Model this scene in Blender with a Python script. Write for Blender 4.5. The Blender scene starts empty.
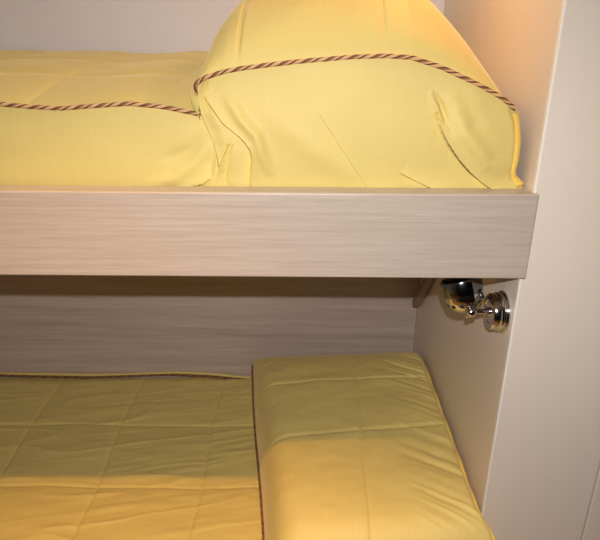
import bpy, bmesh, math, random
import numpy as np
from mathutils import Vector, Matrix, Euler, noise as mn

C = bpy.context.scene.collection
PI = math.pi
CAM_Z = 1.68
PITCH = 22.7
F = 600.0

# ------------------------------------------------------------------ helpers
def plane_pt(px, py, Y):
    """photo coordinate -> (x, z) on the vertical plane at distance Y from the lens"""
    th = math.atan((py - 270) / F)
    a = math.radians(PITCH) + th
    R = Y / math.cos(a)
    zc = R * math.cos(th)
    return ((px - 300) * zc / F, CAM_Z - Y * math.tan(a))

def tag(o, label=None, cat=None, group=None, kind=None):
    if label: o['label'] = label
    if cat: o['category'] = cat
    if group: o['group'] = group
    if kind: o['kind'] = kind
    return o

def empty(name, loc):
    o = bpy.data.objects.new(name, None)
    o.empty_display_size = 0.05
    o.location = loc
    C.objects.link(o)
    return o

def link(name, me, mats, parent=None, smooth=True):
    o = bpy.data.objects.new(name, me)
    C.objects.link(o)
    for m in (mats if isinstance(mats, (list, tuple)) else [mats]):
        me.materials.append(m)
    if smooth:
        me.polygons.foreach_set('use_smooth', [True] * len(me.polygons))
    if parent is not None:
        o.parent = parent
        o.matrix_parent_inverse = Matrix.Translation(-Vector(parent.location))
    return o

def grid(name, X, Y, Z, mat, parent=None, flip=False):
    nu, nv = X.shape
    co = np.stack([X, Y, Z], -1).reshape(-1, 3)
    i = np.arange(nu - 1)[:, None]; j = np.arange(nv - 1)[None, :]
    a = i * nv + j; b = (i + 1) * nv + j
    f = np.stack([a, b, b + 1, a + 1], -1).reshape(-1, 4)
    if flip: f = f[:, ::-1]
    me = bpy.data.meshes.new(name)
    me.from_pydata(co.tolist(), [], f.tolist())
    me.update()
    return link(name, me, mat, parent)

def box_bm(bm, lo, hi):
    r = bmesh.ops.create_cube(bm, size=1.0)
    for v in r['verts']:
        v.co = Vector([(lo[k] + hi[k]) / 2 + v.co[k] * (hi[k] - lo[k]) for k in range(3)])
    return r['verts']

def finish(name, bm, mat, parent=None, smooth=True, bevel=0, seg=3):
    bmesh.ops.recalc_face_normals(bm, faces=bm.faces)
    me = bpy.data.meshes.new(name)
    bm.to_mesh(me); bm.free()
    o = link(name, me, mat, parent, smooth)
    if bevel:
        m = o.modifiers.new('bevel', 'BEVEL'); m.width = bevel; m.segments = seg
        m.limit_method = 'ANGLE'; m.harden_normals = True
    return o

def box(name, lo, hi, mat, parent=None, bevel=0, seg=3):
    bm = bmesh.new(); box_bm(bm, lo, hi)
    return finish(name, bm, mat, parent, bevel > 0, bevel, seg)

def frame_to(axis):
    return Vector(axis).normalized().to_track_quat('Z', 'Y').to_matrix()

def lathe_bm(bm, prof, origin, axis, n=48, a0=0):
    """prof = [(radius, height)] revolved about axis"""
    M = frame_to(axis); O = Vector(origin)
    rings = []
    for r, h in prof:
        if r < 1e-6:
            rings.append([bm.verts.new(O + M @ Vector((0, 0, h)))])
        else:
            rings.append([bm.verts.new(O + M @ Vector((r * math.cos(2 * PI * k / n + a0), r * math.sin(2 * PI * k / n + a0), h))) for k in range(n)])
    for A, B in zip(rings[:-1], rings[1:]):
        for k in range(n):
            k2 = (k + 1) % n
            if len(A) == 1 and len(B) == 1: continue
            if len(A) == 1: bm.faces.new((A[0], B[k], B[k2]))
            elif len(B) == 1: bm.faces.new((A[k], B[0], A[k2]))
            else: bm.faces.new((A[k], B[k], B[k2], A[k2]))

def lathe(name, prof, origin, axis, mat, parent=None, n=48, bevel=0):
    bm = bmesh.new(); lathe_bm(bm, prof, origin, axis, n)
    o = finish(name, bm, mat, parent, True)
    m = o.modifiers.new('split', 'EDGE_SPLIT'); m.split_angle = math.radians(40)
    return o

def tube_into(verts, faces, mats, P, r, n, mi):
    """append a tube along P (N,3 array)"""
    N = len(P)
    T = np.gradient(P, axis=0); T /= np.linalg.norm(T, axis=1)[:, None] + 1e-12
    up = np.array([0.0, 0.3, 1.0]) / math.hypot(0.3, 1)
    S = np.cross(T, up); S /= np.linalg.norm(S, axis=1)[:, None] + 1e-9
    U = np.cross(S, T)
    base = len(verts)
    a = np.arange(n) * 2 * PI / n
    ring = P[:, None, :] + r * (np.cos(a)[None, :, None] * S[:, None, :] + np.sin(a)[None, :, None] * U[:, None, :])
    verts.extend(ring.reshape(-1, 3).tolist())
    for i in range(N - 1):
        for k in range(n):
            k2 = (k + 1) % n
            faces.append((base + i * n + k, base + i * n + k2, base + (i + 1) * n + k2, base + (i + 1) * n + k))
            mats.append(mi)
    faces.append(tuple(base + k for k in range(n))[::-1]); mats.append(mi)
    faces.append(tuple(base + (N - 1) * n + k for k in range(n))); mats.append(mi)

def resample(P, step):
    P = np.asarray(P, float)
    d = np.r_[0, np.cumsum(np.linalg.norm(np.diff(P, axis=0), axis=1))]
    n = max(4, int(d[-1] / step))
    s = np.linspace(0, d[-1], n)
    return np.stack([np.interp(s, d, P[:, k]) for k in range(3)], 1), s

def smooth_path(P, it=2):
    P = np.asarray(P, float)
    for _ in range(it):
        Q = [P[0]]
        for a, b in zip(P[:-1], P[1:]):
            Q += [a * .75 + b * .25, a * .25 + b * .75]
        Q.append(P[-1]); P = np.array(Q)
    return P

def rope(name, path, mats, parent, rad=0.0037, pitch=0.038):
    """twisted piping cord: six strands wound on the path"""
    P, s = resample(path, 0.0018)
    T = np.gradient(P, axis=0); T /= np.linalg.norm(T, axis=1)[:, None] + 1e-12
    up = np.array([0.05, 0.35, 1.0]); up /= np.linalg.norm(up)
    S = np.cross(T, up); S /= np.linalg.norm(S, axis=1)[:, None] + 1e-9
    U = np.cross(S, T)
    verts, faces, mi = [], [], []
    rc, rs = rad * 0.58, rad * 0.46
    for k in range(6):
        a = 2 * PI * s / pitch + k * PI / 3
        Q = P + rc * (np.cos(a)[:, None] * S + np.sin(a)[:, None] * U)
        tube_into(verts, faces, mi, Q, rs, 6, (0, 1, 1)[k % 3] if k != 2 else 2)
    me = bpy.data.meshes.new(name)
    me.from_pydata(verts, [], faces); me.update()
    me.polygons.foreach_set('material_index', mi)
    return link(name, me, mats, parent)

def seg_field(x, y, pts, width, taper=True):
    """distance-based groove profile along a polyline, 0..1, and signed side"""
    out = np.zeros_like(x)
    pts = [np.array(p, float) for p in pts]
    L = sum(np.linalg.norm(b - a) for a, b in zip(pts[:-1], pts[1:]))
    acc = 0
    best = np.full(x.shape, 1e9); tt = np.zeros_like(x); sd = np.zeros_like(x)
    for a, b in zip(pts[:-1], pts[1:]):
        d = b - a; l = np.linalg.norm(d)
        t = np.clip(((x - a[0]) * d[0] + (y - a[1]) * d[1]) / (l * l), 0, 1)
        dx = x - a[0] - t * d[0]; dy = y - a[1] - t * d[1]
        dist = np.hypot(dx, dy)
        m = dist < best
        best = np.where(m, dist, best)
        tt = np.where(m, (acc + t * l) / L, tt)
        sd = np.where(m, np.sign(dx * d[1] - dy * d[0]), sd)
        acc += l
    amp = np.clip(np.sin(PI * np.clip(tt * 0.9 + 0.05, 0, 1)), 0, 1) ** 0.6 if taper else 1.0
    return np.exp(-(best / width) ** 2) * amp, best * sd, amp

def lips(X, Z, Y0, defs):
    """cloth folded over itself: one side of each line stands proud and overhangs the other"""
    DX = np.zeros_like(X); DY = np.zeros_like(X); DZ = np.zeros_like(X)
    for pts, ref, h, w, over in defs:
        P = [np.array(plane_pt(px, py, Y0)) for px, py in smooth2(pts)]
        best = np.full(X.shape, 1e9); tt = np.zeros_like(X); nx_ = np.zeros_like(X); nz_ = np.zeros_like(X)
        tot = sum(np.linalg.norm(b - a) for a, b in zip(P[:-1], P[1:])); acc = 0
        for a, b in zip(P[:-1], P[1:]):
            d = b - a; l = np.linalg.norm(d) + 1e-9
            t = np.clip(((X - a[0]) * d[0] + (Z - a[1]) * d[1]) / (l * l), 0, 1)
            ex = X - a[0] - t * d[0]; ez = Z - a[1] - t * d[1]
            dist = np.hypot(ex, ez); m = dist < best
            n = np.array([-d[1], d[0]]) / l
            if n @ np.array(ref) < 0: n = -n
            sg = ex * n[0] + ez * n[1]
            best = np.where(m, dist, best); tt = np.where(m, (acc + t * l) / tot, tt)
            nx_ = np.where(m, np.where(sg >= 0, n[0], -n[0]), nx_); nz_ = np.where(m, np.where(sg >= 0, n[1], -n[1]), nz_)
            up = sg >= 0
            lift = np.where(m, up, lift) if acc > 0 else up.copy()
            N0 = np.where(m, n[0], N0) if acc > 0 else np.full(X.shape, n[0])
            N1 = np.where(m, n[1], N1) if acc > 0 else np.full(X.shape, n[1])
            acc += l
        amp = np.clip(np.sin(PI * np.clip(tt * 0.96 + 0.02, 0, 1)), 0, 1) ** 0.7 * np.where((tt <= 0) | (tt >= 1), np.exp(-(best / 0.004) ** 2), 1)
        DY += np.where(lift, -h * np.exp(-best / w), 0.5 * h * np.exp(-best / (w * 0.6)) + (3.2 * h if h > 0.003 else 0.0) * np.clip(1 - best / (0.0022 + 0.28 * h), 0, 1) ** 1.3) * amp
        k = 0.8 * over * np.exp(-best / 0.006) * amp * lift
        DX -= k * N0; DZ -= k * N1
    return DX, DY, DZ

def smooth2(pts):
    return [tuple(p) for p in smooth_path([tuple(p) for p in pts], 2)]

def nz(x, y, z=0.0, oct=3):
    """vectorised fractal noise"""
    out = np.empty(x.size)
    xf, yf = x.ravel(), y.ravel()
    for i in range(x.size):
        out[i] = mn.fractal((xf[i], yf[i], z), 1.0, 2.0, oct)
    return out.reshape(x.shape)

def sstep(a, b, x):
    t = np.clip((x - a) / (b - a), 0, 1)
    return t * t * (3 - 2 * t)

# ---------------------------------------------------------------- materials
def new_mat(name):
    m = bpy.data.materials.new(name); m.use_nodes = True
    nt = m.node_tree
    return m, nt, nt.nodes['Principled BSDF']

def ramp(nt, stops):
    r = nt.nodes.new('ShaderNodeValToRGB')
    e = r.color_ramp.elements
    e[0].position, e[0].color = stops[0][0], (*stops[0][1], 1)
    e[1].position, e[1].color = stops[-1][0], (*stops[-1][1], 1)
    for p, c in stops[1:-1]:
        q = e.new(p); q.color = (*c, 1)
    return r

def fabric(name, c1, c2, rough=0.62, sheen=0.3):
    m, nt, b = new_mat(name)
    N, L = nt.nodes.new, nt.links.new
    tc = N('ShaderNodeTexCoord')
    mp = N('ShaderNodeMapping'); mp.inputs['Scale'].default_value = (90, 1, 1)
    L(tc.outputs['Object'], mp.inputs['Vector'])
    n1 = N('ShaderNodeTexNoise'); n1.inputs['Scale'].default_value = 5; n1.inputs['Detail'].default_value = 4
    L(mp.outputs['Vector'], n1.inputs['Vector'])
    r = ramp(nt, [(0.2, c1), (0.8, c2)])
    L(n1.outputs['Fac'], r.inputs['Fac']); L(r.outputs['Color'], b.inputs['Base Color'])
    mp2 = N('ShaderNodeMapping'); mp2.inputs['Scale'].default_value = (1, 1, 1)
    L(tc.outputs['Object'], mp2.inputs['Vector'])
    w = N('ShaderNodeTexNoise'); w.inputs['Scale'].default_value = 55; w.inputs['Detail'].default_value = 3
    w.inputs['Distortion'].default_value = 0.6
    L(mp2.outputs['Vector'], w.inputs['Vector'])
    w2 = N('ShaderNodeTexNoise'); w2.inputs['Scale'].default_value = 700; w2.inputs['Detail'].default_value = 1
    L(tc.outputs['Object'], w2.inputs['Vector'])
    ad = N('ShaderNodeMath'); ad.operation = 'MULTIPLY_ADD'; ad.inputs[1].default_value = 0.10
    L(w2.outputs['Fac'], ad.inputs[0]); L(w.outputs['Fac'], ad.inputs[2])
    bp = N('ShaderNodeBump'); bp.inputs['Strength'].default_value = 0.12; bp.inputs['Distance'].default_value = 0.004
    L(ad.outputs[0], bp.inputs['Height']); L(bp.outputs['Normal'], b.inputs['Normal'])
    b.inputs['Roughness'].default_value = rough
    b.inputs['Sheen Weight'].default_value = sheen
    b.inputs['Sheen Roughness'].default_value = 0.4
    b.inputs['Sheen Tint'].default_value = (1, 0.85, 0.5, 1)
    return m

def wood(name, c1, c2, c3, rough=0.42, bump=0.12, axis=(1.4, 30, 42)):
    m, nt, b = new_mat(name)
    N, L = nt.nodes.new, nt.links.new
    tc = N('ShaderNodeTexCoord')
    mp = N('ShaderNodeMapping'); mp.inputs['Scale'].default_value = axis
    L(tc.outputs['Object'], mp.inputs['Vector'])
    n1 = N('ShaderNodeTexNoise'); n1.inputs['Scale'].default_value = 1.6; n1.inputs['Detail'].default_value = 5
    n1.inputs['Roughness'].default_value = 0.6; n1.inputs['Distortion'].default_value = 0.5
    L(mp.outputs['Vector'], n1.inputs['Vector'])
    mp2 = N('ShaderNodeMapping'); mp2.inputs['Scale'].default_value = (axis[0] * 3, axis[1] * 5, axis[2] * 5)
    L(tc.outputs['Object'], mp2.inputs['Vector'])
    n2 = N('ShaderNodeTexNoise'); n2.inputs['Scale'].default_value = 2.2; n2.inputs['Detail'].default_value = 3
    L(mp2.outputs['Vector'], n2.inputs['Vector'])
    mx = N('ShaderNodeMath'); mx.operation = 'MULTIPLY_ADD'; mx.inputs[1].default_value = 0.6
    L(n2.outputs['Fac'], mx.inputs[0]); L(n1.outputs['Fac'], mx.inputs[2])
    r = ramp(nt, [(0.55, c1), (0.80, c2), (1.02, c3)])
    L(mx.outputs[0], r.inputs['Fac']); L(r.outputs['Color'], b.inputs['Base Color'])
    bp = N('ShaderNodeBump'); bp.inputs['Strength'].default_value = bump; bp.inputs['Distance'].default_value = 0.002
    L(mx.outputs[0], bp.inputs['Height']); L(bp.outputs['Normal'], b.inputs['Normal'])
    b.inputs['Roughness'].default_value = rough
    return m

def plain(name, col, rough=0.5, metal=0.0, var=0.03, scale=3, bump=0.0, spec=0.5):
    m, nt, b = new_mat(name)
    N, L = nt.nodes.new, nt.links.new
    tc = N('ShaderNodeTexCoord')
    n1 = N('ShaderNodeTexNoise'); n1.inputs['Scale'].default_value = scale; n1.inputs['Detail'].default_value = 3
    L(tc.outputs['Object'], n1.inputs['Vector'])
    r = ramp(nt, [(0.3, tuple(c * (1 - var) for c in col)), (0.7, tuple(min(1, c * (1 + var)) for c in col))])
    L(n1.outputs['Fac'], r.inputs['Fac']); L(r.outputs['Color'], b.inputs['Base Color'])
    if bump:
        n2 = N('ShaderNodeTexNoise'); n2.inputs['Scale'].default_value = 250
        L(tc.outputs['Object'], n2.inputs['Vector'])
        bp = N('ShaderNodeBump'); bp.inputs['Strength'].default_value = bump; bp.inputs['Distance'].default_value = 0.001
        L(n2.outputs['Fac'], bp.inputs['Height']); L(bp.outputs['Normal'], b.inputs['Normal'])
    b.inputs['Roughness'].default_value = rough
    b.inputs['Metallic'].default_value = metal
    b.inputs['Specular IOR Level'].default_value = spec
    return m

M = {}
M['yellow'] = fabric('yellow_satin', (0.745, 0.59, 0.188), (0.775, 0.615, 0.205))
M['hem'] = fabric('yellow_hem', (0.86, 0.58, 0.10), (0.90, 0.62, 0.12))
M['cord_dark'] = plain('cord_brown', (0.13, 0.05, 0.02), 0.7)
M['cord_tan'] = plain('cord_tan', (0.72, 0.42, 0.20), 0.6)
M['cord_mid'] = plain('cord_mid', (0.34, 0.15, 0.06), 0.65)
M['rail'] = wood('limed_oak_rail', (0.455, 0.37, 0.305), (0.52, 0.43, 0.36), (0.575, 0.485, 0.415), rough=0.36, axis=(3.0, 90, 120))
M['backwood'] = wood('limed_oak_back', (0.44, 0.34, 0.30), (0.54, 0.43, 0.38), (0.60, 0.49, 0.43), axis=(1.0, 16, 24))
M['brown'] = plain('brown_wood', (0.30, 0.20, 0.14), 0.5)
M['laminate'] = plain('beige_laminate', (0.84, 0.735, 0.63), 0.38, var=0.015, bump=0.02)
M['bead'] = plain('cream_bead', (0.93, 0.88, 0.80), 0.35, var=0.02)
M['wall'] = plain('grey_wall', (0.75, 0.75, 0.83), 0.6, var=0.02)
M['floor'] = wood('floor_wood', (0.22, 0.12, 0.06), (0.30, 0.17, 0.09), (0.38, 0.23, 0.13), axis=(1, 12, 12))
M['ceiling'] = plain('ceiling_paint', (0.75, 0.70, 0.62), 0.8)
M['chrome'] = plain('chrome', (0.70, 0.71, 0.72), 0.12, 1.0, var=0.02)
M['dark_chrome'] = plain('smoked_chrome', (0.22, 0.24, 0.25), 0.14, 1.0, var=0.05)
M['black'] = plain('black_slot', (0.01, 0.01, 0.01), 0.6)

# ------------------------------------------------------------------ setting
XS, YF, YB = 0.400, 1.000, 1.845       # side panel plane, bed front, back wall
tag(box('floor', (-1.6, -1.2, -0.05), (1.4, 2.0, 0.0), M['floor']), kind='structure')
tag(box('ceiling', (-1.6, -1.2, 2.70), (1.4, 2.0, 2.75), M['ceiling']), kind='structure')
tag(box('wall_back', (-1.6, YB, 0.0), (XS, YB + 0.08, 2.70), M['wall']), kind='structure')
tag(box('wall_left', (-1.66, -1.2, 0.0), (-1.6, 2.0, 2.70), M['wall']), kind='structure')
tag(box('wall_right', (XS, YF + 0.004, 0.0), (0.630, 2.0, 2.70), M['laminate'], bevel=0.0015), kind='structure')
tag(box('wall_far_right', (0.634, YF + 0.004, 0.0), (1.4, 1.10, 2.70), M['laminate'], bevel=0.002), kind='structure')
tag(box('trim_1', (XS - 0.0005, YF + 0.0005, 0.0), (XS + 0.0045, YF + 0.010, 2.70), M['bead'], bevel=0.001), kind='structure')

# ----------------------------------------------------------------- bunk bed
bunk = empty('bunk_bed', (-0.5, 1.42, 0.0))
tag(bunk, 'built-in bunk bed with a pale limed oak rail between its two berths', 'bunk bed')
Z0, Z1 = 1.252, 1.408
XL = -1.58
# front rail with softly rounded long edges
bm = bmesh.new()

bm.free(); bm = bmesh.new()
# L-shaped plan: the face laps a little over the side panel's edge
pl = [(XL, YF - 0.012), (XS + 0.006, YF - 0.012), (XS + 0.006, YF + 0.003), (XS - 0.001, YF + 0.003), (XS - 0.001, YF + 0.030), (XL, YF + 0.030)]
lo_ = [bm.verts.new((x, y, Z0)) for x, y in pl]; hi_ = [bm.verts.new((x, y, Z1)) for x, y in pl]
bm.faces.new(lo_[::-1]); bm.faces.new(hi_)
for k in range(6): bm.faces.new((lo_[k], lo_[(k + 1) % 6], hi_[(k + 1) % 6], hi_[k]))
finish('front_rail', bm, M['rail'], bunk, True, 0.0085, 6)
box('bed_base', (XL, YF + 0.031, Z0 + 0.01), (XS - 0.002, YB - 0.001, Z0 + 0.04), M['brown'], bunk)
box('back_panel', (XL, YB - 0.012, 0.30), (XS - 0.001, YB - 0.001, 1.16), M['backwood'], bunk, bevel=0.001)
box('lower_rail', (XL, YF - 0.006, 0.22), (XS - 0.001, YF + 0.030, 0.375), M['rail'], bunk, bevel=0.010, seg=4)
box('lower_base', (XL, YF + 0.031, 0.24), (XS - 0.002, YB - 0.013, 0.28), M['brown'], bunk)
# diagonal brace on the side panel under the upper berth
bm = bmesh.new()
a = Vector((XS - 0.016, 1.790, 0.812)); b = Vector((XS - 0.016, 1.36, Z0 + 0.008))
d = (b - a).normalized(); n_ = Vector((0, -d.z, d.y))
box_bm(bm, (-0.012, -0.014, 0), (0.012, 0.014, (b - a).length))
R = Matrix((( 1, 0, 0), (0, n_.y, d.y), (0, n_.z, d.z)))
for v in bm.verts: v.co = a + R @ v.co
finish('brace', bm, M['brown'], bunk, True, 0.006, 3)

# ------------------------------------------------ upper mattress and cover
def interp(pts, x):
    p = sorted(pts)
    return np.interp(x, [q[0] for q in p], [q[1] for q in p])

YM = 1.052   # plane of the mattress front
edge_pts = [plane_pt(px, py, YM) for px, py in
            [(-60, 106), (0, 106.5), (30, 109), (60, 110.5), (95, 107.5), (130, 105), (165, 108.5), (197, 115), (235, 119), (330, 121), (520, 124)]]
def up_edge(x): return interp(edge_pts, x)
def up_top(x, y):
    q = (y - YM) / (YB - YM)
    z = up_edge(x) * 1.0 + 0.052 * (1 - np.exp(-3.0 * q)) - 0.0 * q
    z = z - 0.05 * np.clip((q - 0.93) / 0.07, 0, 1) ** 2
    return z

nx = 420
xs = np.linspace(-1.55, 0.345, nx)
# section: front up, rounded lip, top to back
nf, nt_ = 60, 150
V = np.concatenate([np.linspace(0, 1, nf), 1 + np.linspace(0, 1, nt_)[1:]])
X, VV = np.meshgrid(xs, V, indexing='ij')
ze = up_edge(X)
zb = Z1 - 0.06
fr = np.clip(VV, 0, 1); tp = np.clip(VV - 1, 0, 1)
Zf = zb + (ze - zb) * fr
yf = YM - 0.007 * np.sin(PI * np.clip(fr, 0, 1)) ** 0.8
Yt = YM + (YB - 0.004 - YM) * tp
Zt = up_top(X, Yt)
Y = np.where(VV <= 1, yf, Yt); Z = np.where(VV <= 1, Zf, Zt)
# quilting seams on the top
seam = np.zeros_like(X)
for xsM in (-0.473, -0.232, -0.71, -0.95, 0.0):
    seam += np.exp(-((X - xsM - 0.004 * np.sin(9 * Yt)) / 0.004) ** 2)
for ysM in (1.29, 1.53, 1.74):
    seam += np.exp(-((Yt - ysM - 0.004 * np.sin(7 * X)) / 0.0045) ** 2)
puff = (np.abs(np.sin((X + 0.473) / 0.241 * PI)) * np.abs(np.sin((Yt - 1.05) / 0.24 * PI))) ** 0.5
top = (VV > 1)
wr = nz(X * 7, Yt * 16 + 3, 0.3, 3)
Z += np.where(top, -0.0035 * np.clip(seam, 0, 1) + 0.006 * puff * sstep(0, .06, tp) + 0.0018 * wr * sstep(0, .1, tp), 0)
wf = nz(X * 6 + 9, Z * 9, 1.7, 2)
Y += np.where(~top, 0.003 * wf, 0)
# drag folds where the cover is pulled under the pillow
def front_folds(X, Z, Y0, defs):
    d = np.zeros_like(X)
    for pts, w, dep, ridge in defs:
        P = [plane_pt(px, py, Y0) for px, py in pts]
        g, s, amp = seg_field(X, Z, P, w)
        d += dep * g
        if ridge:
            d -= dep * ridge * np.exp(-((s - 1.9 * w) / (1.3 * w)) ** 2) * amp
    return d
dd = front_folds(X, Z, YM, [
    ([(150, 186), (175, 178), (195, 163), (206, 148)], 0.012, -0.006, 0),
    ([(165, 160), (190, 150), (203, 136)], 0.009, 0.004, 0),
])
Y += np.where(~top, dd, 0)
a_, b_, c_ = lips(X, Z, YM, [([(176, 195), (188, 188), (204, 183), (218, 172)], (-.3, 1), 0.008, 0.014, 0.003)])
X = X + np.where(~top, a_, 0); Y = Y + np.where(~top, b_, 0); Z = Z + np.where(~top, c_, 0)
cover = grid('bed_cover', X, Y, Z, M['yellow'], flip=True)
tag(cover, 'yellow quilted cover over the upper bunk mattress, left of the pillow above the wooden rail', 'bed cover')
px_ = np.linspace(-1.5, -0.168, 300)
path = np.stack([px_, np.full_like(px_, YM - 0.0035), up_edge(px_) + 0.001], 1)
rope('piping', path, [M['cord_dark'], M['cord_tan'], M['cord_mid']], cover)

# ------------------------------------------------------------ upper pillow
YP = 1.034
pp = [plane_pt(px, py, YP) for px, py in
      [(193.5, 87), (197, 83.5), (205, 79), (222, 73.5), (240, 70), (270, 66), (300, 62.5), (350, 58), (385, 56.5), (410, 58), (440, 67.5), (465, 79), (480, 86), (500, 97), (515, 109)]]
lft = [(z, x) for x, z in [plane_pt(px, py, YP) for px, py in
      [(193.5, 87), (193.5, 100), (198, 115), (206, 130), (210, 145), (208, 160), (204, 175), (198, 190), (192, 215)]]]
rgt = [(z, x) for x, z in [plane_pt(px, py, YP) for px, py in
      [(515, 109), (518.5, 120), (520, 140), (518, 160), (515, 171), (516, 176), (524, 184), (524, 215)]]]
xl0, xr0 = pp[0][0], pp[-1][0]
nu = 520
uu = np.linspace(0, 1, nu)
uu = 0.5 - 0.5 * np.cos(PI * uu) * (1 - 0.0)          # denser at the ends
uu = 0.35 * uu + 0.65 * np.linspace(0, 1, nu)
nf, nt_ = 240, 150
V = np.concatenate([np.linspace(0, 1, nf), 1 + np.linspace(0, 1, nt_)[1:]])
U, VV = np.meshgrid(uu, V, indexing='ij')
fr = np.clip(VV, 0, 1); tp = np.clip(VV - 1, 0, 1)
xtop = xl0 + (xr0 - xl0) * U
zp = interp(pp, xtop)
zb = Z1 - 0.035
# fold-down front
Zf = zb + (zp - zb) * fr
xlz = interp(lft, Zf); xrz = interp(rgt, Zf)
top_blend = sstep(0.9, 1.0, fr)
Xf = xlz + (xrz - xlz) * U
Xf = Xf * (1 - top_blend) + xtop * top_blend
Yf_ = YP - 0.018 * np.sin(PI * np.clip(fr * 0.93, 0, 1)) ** 0.9 * np.sin(PI * np.clip(U, 0, 1)) ** 0.35 + 0.006
# side edges of the front curve back
Yf_ += 0.010 * (1 - sstep(0, 0.05, U)) + 0.006 * (1 - sstep(0, 0.03, 1 - U))
Yf_ += front_folds(Xf, Zf, YP, [
    ([(434, 94), (439, 103), (444, 120)], 0.004, 0.006, 0.5),
    ([(260, 110), (300, 140), (340, 168), (390, 192)], 0.022, -0.004, 0),
    ([(228, 100), (240, 118), (256, 135), (268, 170)], 0.010, -0.010, 0),
    ([(452, 100), (462, 130), (485, 160), (505, 172)], 0.016, -0.012, 0),
    ([(470, 80), (478, 110), (500, 150)], 0.020, -0.004, 0),
])
lx_, ly_, lz_ = lips(Xf, Zf, YP, [
    ([(195, 92), (198, 104), (204, 122), (213, 138), (218, 158), (219, 172)], (1, .5), 0.011, 0.012, 0.0045),
    ([(205, 98), (212, 107), (224, 123), (237, 131), (249, 143), (254, 155), (252, 172), (251, 196)], (1, .6), 0.0125, 0.018, 0.0048),
    ([(233, 146), (230, 165), (227, 184)], (1, 0), 0.006, 0.008, 0.0045),
    ([(229, 146), (221, 168), (211, 198)], (1, .2), 0.008, 0.010, 0.005),
    ([(206, 84), (204, 98), (208, 112)], (1, 0), 0.004, 0.008, 0.002),
    ([(436, 112), (440, 126), (448, 142), (463, 162), (479, 177), (497, 189), (524, 200)], (1, 1), 0.013, 0.022, 0.0055),
    ([(400, 172), (419, 180), (434, 187), (456, 196)], (.3, 1), 0.007, 0.014, 0.0035),
    ([(316, 110), (324, 122), (342, 150), (374, 198)], (1, .6), 0.0016, 0.016, 0.0010),
])
Xf = Xf + lx_; Yf_ = Yf_ + ly_; Zf = Zf + lz_
Yf_ += 0.003 * nz(Xf * 7, Zf * 7, 5.1, 2)
# top
q = tp
ydep = YP + 0.004 + (1.80 - YP) * q
R_ = 0.148 * np.sin(PI * np.clip(q, 0, 1) ** 0.72) ** 0.85
t = 2 * U - 1
E = np.where(t < 0, np.clip(1 - np.abs(t) ** 5.5, 0, 1) ** 0.55, np.clip(1 - np.abs(t) ** 2.3, 0, 1) ** 0.80)
backdrop = -0.03 * q
Zt = zp + R_ * E + backdrop
xrB = xr0 + 0.016 * sstep(0, 0.4, q)
xlB = xl0 + 0.016 * sstep(0, 1, q)
Xt = xlB + (xrB - xlB) * U
sm = np.exp(-((Xt + 0.105 - 0.02 * q) / 0.0035) ** 2) + np.exp(-((Xt - 0.135) / 0.0035) ** 2) * 0.8 + np.exp(-((ydep - 1.24) / 0.0045) ** 2) + np.exp(-((ydep - 1.47) / 0.0045) ** 2)
Zt = Zt - 0.0055 * np.clip(sm, 0, 1) * sstep(0, 0.03, q) + 0.006 * nz(Xt * 9, ydep * 7, 2.2, 3) * sstep(0, .1, q)
X = np.where(VV <= 1, Xf, Xt); Y = np.where(VV <= 1, Yf_, ydep); Z = np.where(VV <= 1, Zf, Zt)
# closing sides: the cover turns down to the mattress at both ends
def side(idx, sgn, n=14):
    x0, y0, z0 = X[idx], Y[idx], Z[idx]
    cx, cy, cz = [], [], []
    for k in range(1, n + 1):
        f = k / n
        a = f * PI / 2
        zt = np.where(VV[idx] > 1, up_top(x0, y0) - 0.006, z0)
        drop = np.clip(z0 - zt, 0, None)
        cx.append(x0 + sgn * (0.012 * math.sin(a * 2) - 0.004 * f) * np.clip(drop / 0.03, 0, 1))
        cy.append(y0 + np.where(VV[idx] <= 1, 0.014 * f, 0.0) )
        cz.append(z0 - drop * (1 - math.cos(a)))
    return np.array(cx), np.array(cy), np.array(cz)
lx, ly, lz = side(0, -1); rx, ry, rz = side(-1, 1)
X = np.concatenate([lx[::-1], X, rx]); Y = np.concatenate([ly[::-1], Y, ry]); Z = np.concatenate([lz[::-1], Z, rz])
X = np.minimum(X, XS - 0.004)
pil = grid('pillow', X, Y, Z, M['yellow'], flip=True)
tag(pil, 'plump yellow covered pillow on the upper bunk, its front edge trimmed with twisted brown cord', 'pillow')
up_ = np.linspace(0, 1, 260)
pxs = xl0 + (xr0 - xl0) * up_
zps = interp(pp, pxs)
path = np.stack([pxs, YP + 0.0005 + 0.008 * (1 - sstep(0, 0.05, up_)) + 0.006 * (1 - sstep(0, 0.03, 1 - up_)), zps + 0.002], 1)
extra = np.array([[pxs[0] - 0.0005, YP + 0.016, zps[0] - 0.014], [pxs[0] - 0.0015, YP + 0.011, zps[0] - 0.005]])
path = np.vstack([extra, path])
rope('piping', smooth_path(path, 1), [M['cord_dark'], M['cord_tan'], M['cord_mid']], pil)
# hem band down the pillow's right edge, ending in a small corner tip
zz = np.linspace(zps[-1] - 0.006, Z1 + 0.002, 40)
hx = interp(rgt, zz)
w_ = np.interp(zz, [Z1, Z1 + 0.010, Z1 + 0.025, zps[-1]], [0.024, 0.018, 0.010, 0.008])
HX, HY, HZ = [], [], []
for k in range(9):
    f = k / 8
    HX.append(hx + 0.001 - w_ * (1 - f)); HY.append(YP + 0.0035 - 0.004 * math.sin(PI * f) + 0.012 * f + 0 * zz + 0.004 * (1 - f)); HZ.append(zz)
HY = np.array(HY); 
o = grid('hem', np.array(HX), HY - 0.004, np.array(HZ), M['hem'], pil)
m = o.modifiers.new('solid', 'SOLIDIFY'); m.thickness = 0.003
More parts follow.
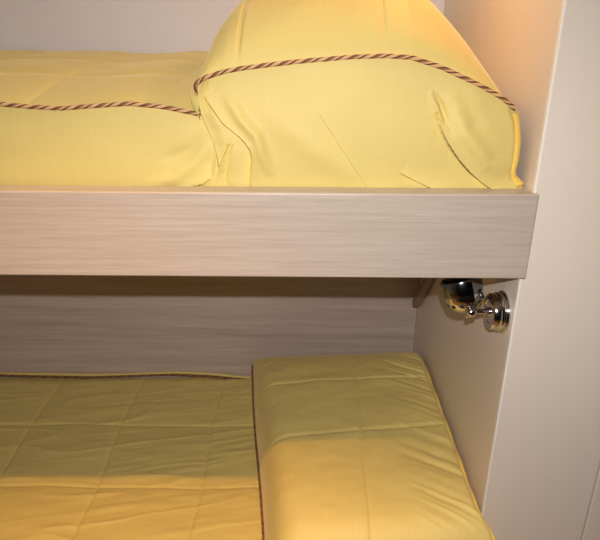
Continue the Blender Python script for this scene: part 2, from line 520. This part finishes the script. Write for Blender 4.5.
# rumpled lump of the cover behind the pillow
# ------------------------------------------------------------- lower berth
ZM = CAM_Z - 1.185
nx, ny = 520, 260
xs = np.linspace(-1.55, XS - 0.006, nx); ys = np.linspace(YF + 0.034, YB - 0.016, ny)
X, Y = np.meshgrid(xs, ys, indexing='ij')
def low_z(x, y):
    z = ZM + 0.006 * np.sin(2.2 * x + 1) - 0.02 * (1 - sstep(YF - 0.004, YF + 0.06, y)) ** 2
    z = z - 0.002 * sstep(YB - 0.05, YB - 0.015, y)
    return z
Z = low_z(X, Y)
seam = np.zeros_like(X)
for xsM in (-0.27, -0.557, -0.84, -1.12):
    seam += np.exp(-((X - xsM - 0.006 * np.sin(11 * Y)) / 0.004) ** 2)
for ysM in (1.285, 1.555):
    seam += np.exp(-((Y - ysM - 0.006 * np.sin(6 * X)) / 0.004) ** 2)
puff = (np.abs(np.sin((X + 0.27) / 0.287 * PI)) * np.abs(np.sin((Y - 1.285) / 0.27 * PI))) ** 0.5
wr1 = nz(X * 2.4 + 2 * Y, Y * 11 - X * 1.5, 0.7, 2)
wr2 = nz(X * 9, Y * 22 + X * 4, 4.2, 3)
ridg = 1 - np.abs(wr1) * 2.2
Z += -0.0035 * np.clip(seam, 0, 1) + 0.006 * puff + 0.0026 * np.clip(ridg, 0, 1) ** 3 + 0.0012 * wr2 + 0.0035 * np.clip(nz(X * 4 + 5, Y * 30 - X * 5, 9.1, 2), -0.1, 1) * (0.4 + 0.6 * sstep(-0.9, -0.3, X))
def skirt(A, lo=None):
    A = np.concatenate([A[:, :1], A, A[:, -1:]], 1)
    return np.concatenate([A[:1], A, A[-1:]], 0)
X, Y, Z = skirt(X), skirt(Y), skirt(Z)
Z[0] = Z[-1] = 0.31; Z[:, 0] = Z[:, -1] = 0.31
lcov = grid('bed_cover', X, Y, Z, M['yellow'])
tag(lcov, 'rumpled yellow quilted cover over the lower bunk mattress, left of the lower pillow', 'bed cover')
bx_ = np.linspace(-1.5, -0.17, 300)
by_ = YB - 0.024 + 0.004 * np.sin(9 * bx_)
bz_ = ZM + 0.006 + interp([(-1.5, 0.004), (-1.1, 0.003), (-0.95, 0.002), (-0.75, -0.002), (-0.6, 0.002), (-0.45, 0.008), (-0.3, 0.004), (-0.17, -0.006)], bx_)
rope('piping', np.stack([bx_, by_, bz_], 1), [M['cord_dark'], M['cord_mid'], M['cord_dark']], lcov, rad=0.0038)
# hem roll just behind the cord
verts, faces, mi = [], [], []
P, _ = resample(np.stack([bx_, by_ + 0.007, bz_ + 0.005 + 0.002 * np.sin(13 * bx_)], 1), 0.01)
tube_into(verts, faces, mi, P, 0.0055, 8, 0)
me = bpy.data.meshes.new('hem'); me.from_pydata(verts, [], faces); me.update()
link('hem', me, M['yellow'], lcov)

# lower pillow
HP = 0.193
def P_low(s, t):
    """s: left..right -1..1, t: front..back -1..1 ; superelliptic cushion"""
    v = (t + 1) / 2
    xl = -0.066 - 0.108 * v ** 1.3
    xr = 0.3945 + 0.026 * (1 - sstep(0.03, 0.13, v))
    yf = 0.885 + 0.012 * (s + 1) / 2
    yb = 1.745 + 0.015 * (1 - s) / 2
    x = xl + (xr - xl) * (s + 1) / 2
    y = yf + (yb - yf) * (t + 1) / 2
    ex = np.where(s < 0, np.clip(1 - np.abs(s) ** (7.0 + 8.0 * v), 0, 1) ** 0.50, np.clip(1 - np.abs(s) ** 45.0, 0, 1) ** 0.50)
    ey = np.where(t < 0, np.clip(1 - np.abs(t) ** 13, 0, 1) ** 0.5, np.clip(1 - np.abs(t) ** 9, 0, 1) ** 0.5)
    h = HP * (1.06 + 0.02 * (0.3 - t) + 0.075 * s)
    z = ZM + 0.004 + h * ex * ey + 0.014 * np.exp(-((s + 0.93) / 0.07) ** 2 - ((t - 0.92) / 0.10) ** 2) * ex * ey
    return x, y, z
def warp(n):
    a = np.linspace(-1, 1, n)
    return np.sign(a) * (1 - (1 - np.abs(a)) ** 1.9)
S, T = np.meshgrid(warp(300), warp(320), indexing='ij')
X, Y, Z = P_low(S, T)
up = sstep(ZM + 0.05, ZM + 0.12, Z)
seam = np.exp(-((X - 0.160 - 0.02 * (Y - 1.3)) / 0.0042) ** 2) + np.exp(-((Y - 1.50 - 0.006 * np.sin(9 * X)) / 0.0045) ** 2) + np.exp(-((Y - 1.262 - 0.05 * (X - 0.1)) / 0.0045) ** 2)
Z -= 0.0040 * np.clip(seam, 0, 1) * up
Z += 0.0045 * nz(X * 6, Y * 9, 8.8, 3) * up
# gathered wrinkles along the right edge and the left edge
gr = sstep(0.22, 0.34, X) * (1 - 0.6 * sstep(0.36, 0.39, X))
Z += 0.0085 * gr * up * (0.5 - np.abs(nz(X * 5 + Y * 6, Y * 26 + X * 18, 3.3, 2))) 
gl = 1 - sstep(-0.17, -0.03, X)
Z += 0.006 * gl * nz(X * 9 - Y * 6, Y * 24 - X * 10, 6.3, 2)
lp = grid('pillow', X, Y, Z, M['yellow'])
tag(lp, 'flat boxy yellow quilted pillow on the lower bunk, in the corner below the reading lamp', 'pillow')
# cord round the edge: front-left, up the left side, along the back
pts = []
for tt in np.linspace(-0.93, 0.90, 120):
    s_ = -0.997 + 0.045 * max(0.0, (tt - 0.2) / 0.7) ** 2
    x, y, z = P_low(np.array(s_), np.array(tt)); pts.append((float(x) - 0.003, float(y), float(z) + 0.002))
for k in range(1, 6):
    a = k / 6 * PI / 2
    s_ = -0.952 + 0.04 * (1 - math.cos(a)); tt = 0.90 + 0.055 * math.sin(a)
    x, y, z = P_low(np.array(s_), np.array(tt)); pts.append((float(x) - 0.002, float(y) + 0.002, float(z) + 0.004))
for s_ in np.linspace(-0.90, 0.93, 120):
    x, y, z = P_low(np.array(s_), np.array(0.955)); pts.append((float(x), float(y) + 0.002, float(z) + 0.0045 + 0.0015 * math.sin(19 * s_)))
rope('piping', smooth_path(pts, 1), [M['cord_dark'], M['cord_mid'], M['cord_dark']], lp, rad=0.0030, pitch=0.03)
# hem seam along the right edge and a corner tassel of cord
pts = []
for tt in np.linspace(0.93, -0.92, 140):
    s_ = 0.965 + 0.004 * math.sin(20 * tt)
    x, y, z = P_low(np.array(s_), np.array(tt)); pts.append((float(x) + 0.002, float(y), float(z) + 0.002))
verts, faces, mi = [], [], []
P, _ = resample(pts, 0.006)
tube_into(verts, faces, mi, P, 0.0045, 8, 0)
me = bpy.data.meshes.new('hem'); me.from_pydata(verts, [], faces); me.update()
link('hem', me, M['hem'], lp)
x, y, z = P_low(np.array(0.96), np.array(-0.93)); c = (float(x), float(y), float(z))
pts = [(c[0] - 0.004, c[1] + 0.01, c[2] + 0.004), (c[0] + 0.006, c[1] - 0.004, c[2] + 0.006), (c[0] + 0.004, c[1] - 0.014, c[2] - 0.008), (c[0] + 0.006, c[1] - 0.018, c[2] - 0.030), (c[0] + 0.004, c[1] - 0.02, c[2] - 0.055)]
rope('corner_cord', smooth_path(pts, 3), [M['cord_dark'], M['cord_tan'], M['cord_mid']], lp, rad=0.005, pitch=0.03)

# ------------------------------------------------------------ reading lamp
PLX = (XS, 1.054, 1.154)
lamp = empty('reading_lamp', PLX)
tag(lamp, 'small chrome swivel reading lamp on the side panel just under the wooden rail', 'lamp')
lathe('wall_plate', [(u * 1.07, v * 0.94) for u, v in [(0, 0), (0.0385, 0), (0.0395, 0.003), (0.0385, 0.0065), (0.0345, 0.008), (0.0345, 0.010), (0.036, 0.012), (0.036, 0.016), (0.0335, 0.018), (0.0335, 0.029), (0.0315, 0.032), (0.022, 0.033), (0.020, 0.031), (0, 0.031)]], (XS, PLX[1], PLX[2]), (-1, 0, 0), M['chrome'], lamp)
jx = XS - 0.062
lathe('arm', [(0, 0.028), (0.0085, 0.028), (0.0085, 0.036), (0.005, 0.038), (0.005, 0.058), (0, 0.058)], (XS, PLX[1], PLX[2]), (-1, 0, 0), M['chrome'], lamp, n=24)
# swivel ball and screw
bm = bmesh.new()
bmesh.ops.create_uvsphere(bm, u_segments=24, v_segments=16, radius=0.0105, matrix=Matrix.Translation((jx - 0.002, PLX[1] - 0.001, PLX[2] - 0.001)))
finish('swivel', bm, M['chrome'], lamp)
HC = Vector((XS - 0.071, 1.090, 1.173))      # centre of the head
ax = Vector((-0.30, 0.22, 0.93)).normalized()
O = HC - ax * 0.036
def K(p): return [(u * 1.13, v * 1.13) for u, v in p]
prof = [(0, 0), (0.010, 0.001), (0.018, 0.004), (0.026, 0.010), (0.0315, 0.018), (0.0340, 0.027), (0.0345, 0.030)]
lathe('head_shell', K(prof + [(0.0345, 0.036), (0.0330, 0.037)]), O, ax, M['chrome'], lamp)
lathe('front_ring', K([(0.0330, 0.0370), (0.0355, 0.038), (0.0362, 0.042), (0.0362, 0.060), (0.0350, 0.0635), (0.0315, 0.064), (0.0300, 0.060), (0.0300, 0.045), (0.012, 0.034), (0, 0.033)]), O, ax, M['dark_chrome'], lamp)
# dark cooling holes round the shell
Mx = frame_to(ax)
for k in range(12):
    a = 2 * PI * k / 12 + 0.2
    for rr, hh, sz in ((0.0322 * 1.13, 0.0198 * 1.13, 0.0042),):
        c = O + Mx @ Vector((rr * math.cos(a), rr * math.sin(a), hh))
        nrm = Mx @ Vector((math.cos(a), math.sin(a), -0.55))
        bm = bmesh.new(); lathe_bm(bm, [(0, -0.001), (sz, -0.001), (sz, 0.0005), (0, 0.0005)], c, nrm, 14)
        finish('cooling_hole', bm, M['black'], lamp)
# yoke from the swivel to the shell
pts = smooth_path([(jx - 0.002, PLX[1], PLX[2] - 0.002), (jx - 0.010, PLX[1] - 0.002, PLX[2] - 0.012), (HC.x + 0.012, HC.y - 0.004, HC.z - 0.034)], 3)
verts, faces, mi = [], [], []
tube_into(verts, faces, mi, np.array(pts), 0.005, 12, 0)
me = bpy.data.meshes.new('yoke'); me.from_pydata(verts, [], faces); me.update()
link('yoke', me, M['chrome'], lamp)

# ------------------------------------------------------------ lights, camera
def light(name, kind, loc, energy, color, size):
    l = bpy.data.lights.new(name, kind); l.energy = energy; l.color = color
    if kind == 'AREA':
        l.shape = 'DISK'; l.size = size
    else:
        l.shadow_soft_size = size
    o = bpy.data.objects.new(name, l); o.location = loc; C.objects.link(o); return o
o = light('camera_flash', 'SPOT', (0.0, -0.01, CAM_Z + 0.095), 56, (1.0, 0.955, 0.92), 0.008)
o.data.spot_size = math.radians(140); o.data.spot_blend = 1.0; o.rotation_euler = (math.radians(90 - 44), 0, 0)
o = light('ceiling_lamp', 'SPOT', (-0.42, 0.37, 2.66), 92, (1.0, 0.47, 0.05), 0.02)
o.data.spot_size = math.radians(64); o.data.spot_blend = 0.65
light('upper_berth_lamp', 'POINT', (XS - 0.13, 1.22, 2.0), 3.0, (1.0, 0.52, 0.18), 0.03)
light('overhead_fill', 'AREA', (-0.3, 0.95, 2.68), 4.2, (1.0, 0.90, 0.78), 0.8)  # added soft fill to brighten top faces and back wall, not a real fixture

w = bpy.data.worlds.new('world'); bpy.context.scene.world = w; w.use_nodes = True
bg = w.node_tree.nodes['Background']
bg.inputs['Color'].default_value = (1.0, 0.62, 0.32, 1); bg.inputs['Strength'].default_value = 0.006

cam = bpy.data.cameras.new('camera'); co = bpy.data.objects.new('camera', cam); C.objects.link(co)
cam.sensor_width = 36; cam.sensor_fit = 'HORIZONTAL'; cam.lens = 36 * F / 600
cam.clip_start = 0.02
co.location = (0, 0, CAM_Z)
co.rotation_euler = (Matrix.Rotation(math.radians(90 - PITCH), 4, 'X') @ Matrix.Rotation(math.radians(0.4), 4, 'Z')).to_euler()
sc = bpy.context.scene
sc.camera = co
sc.view_settings.view_transform = 'Standard'
sc.view_settings.look = 'None'
sc.view_settings.gamma = 1
sc.view_settings.use_curve_mapping = False
sc.view_settings.exposure = 0.0
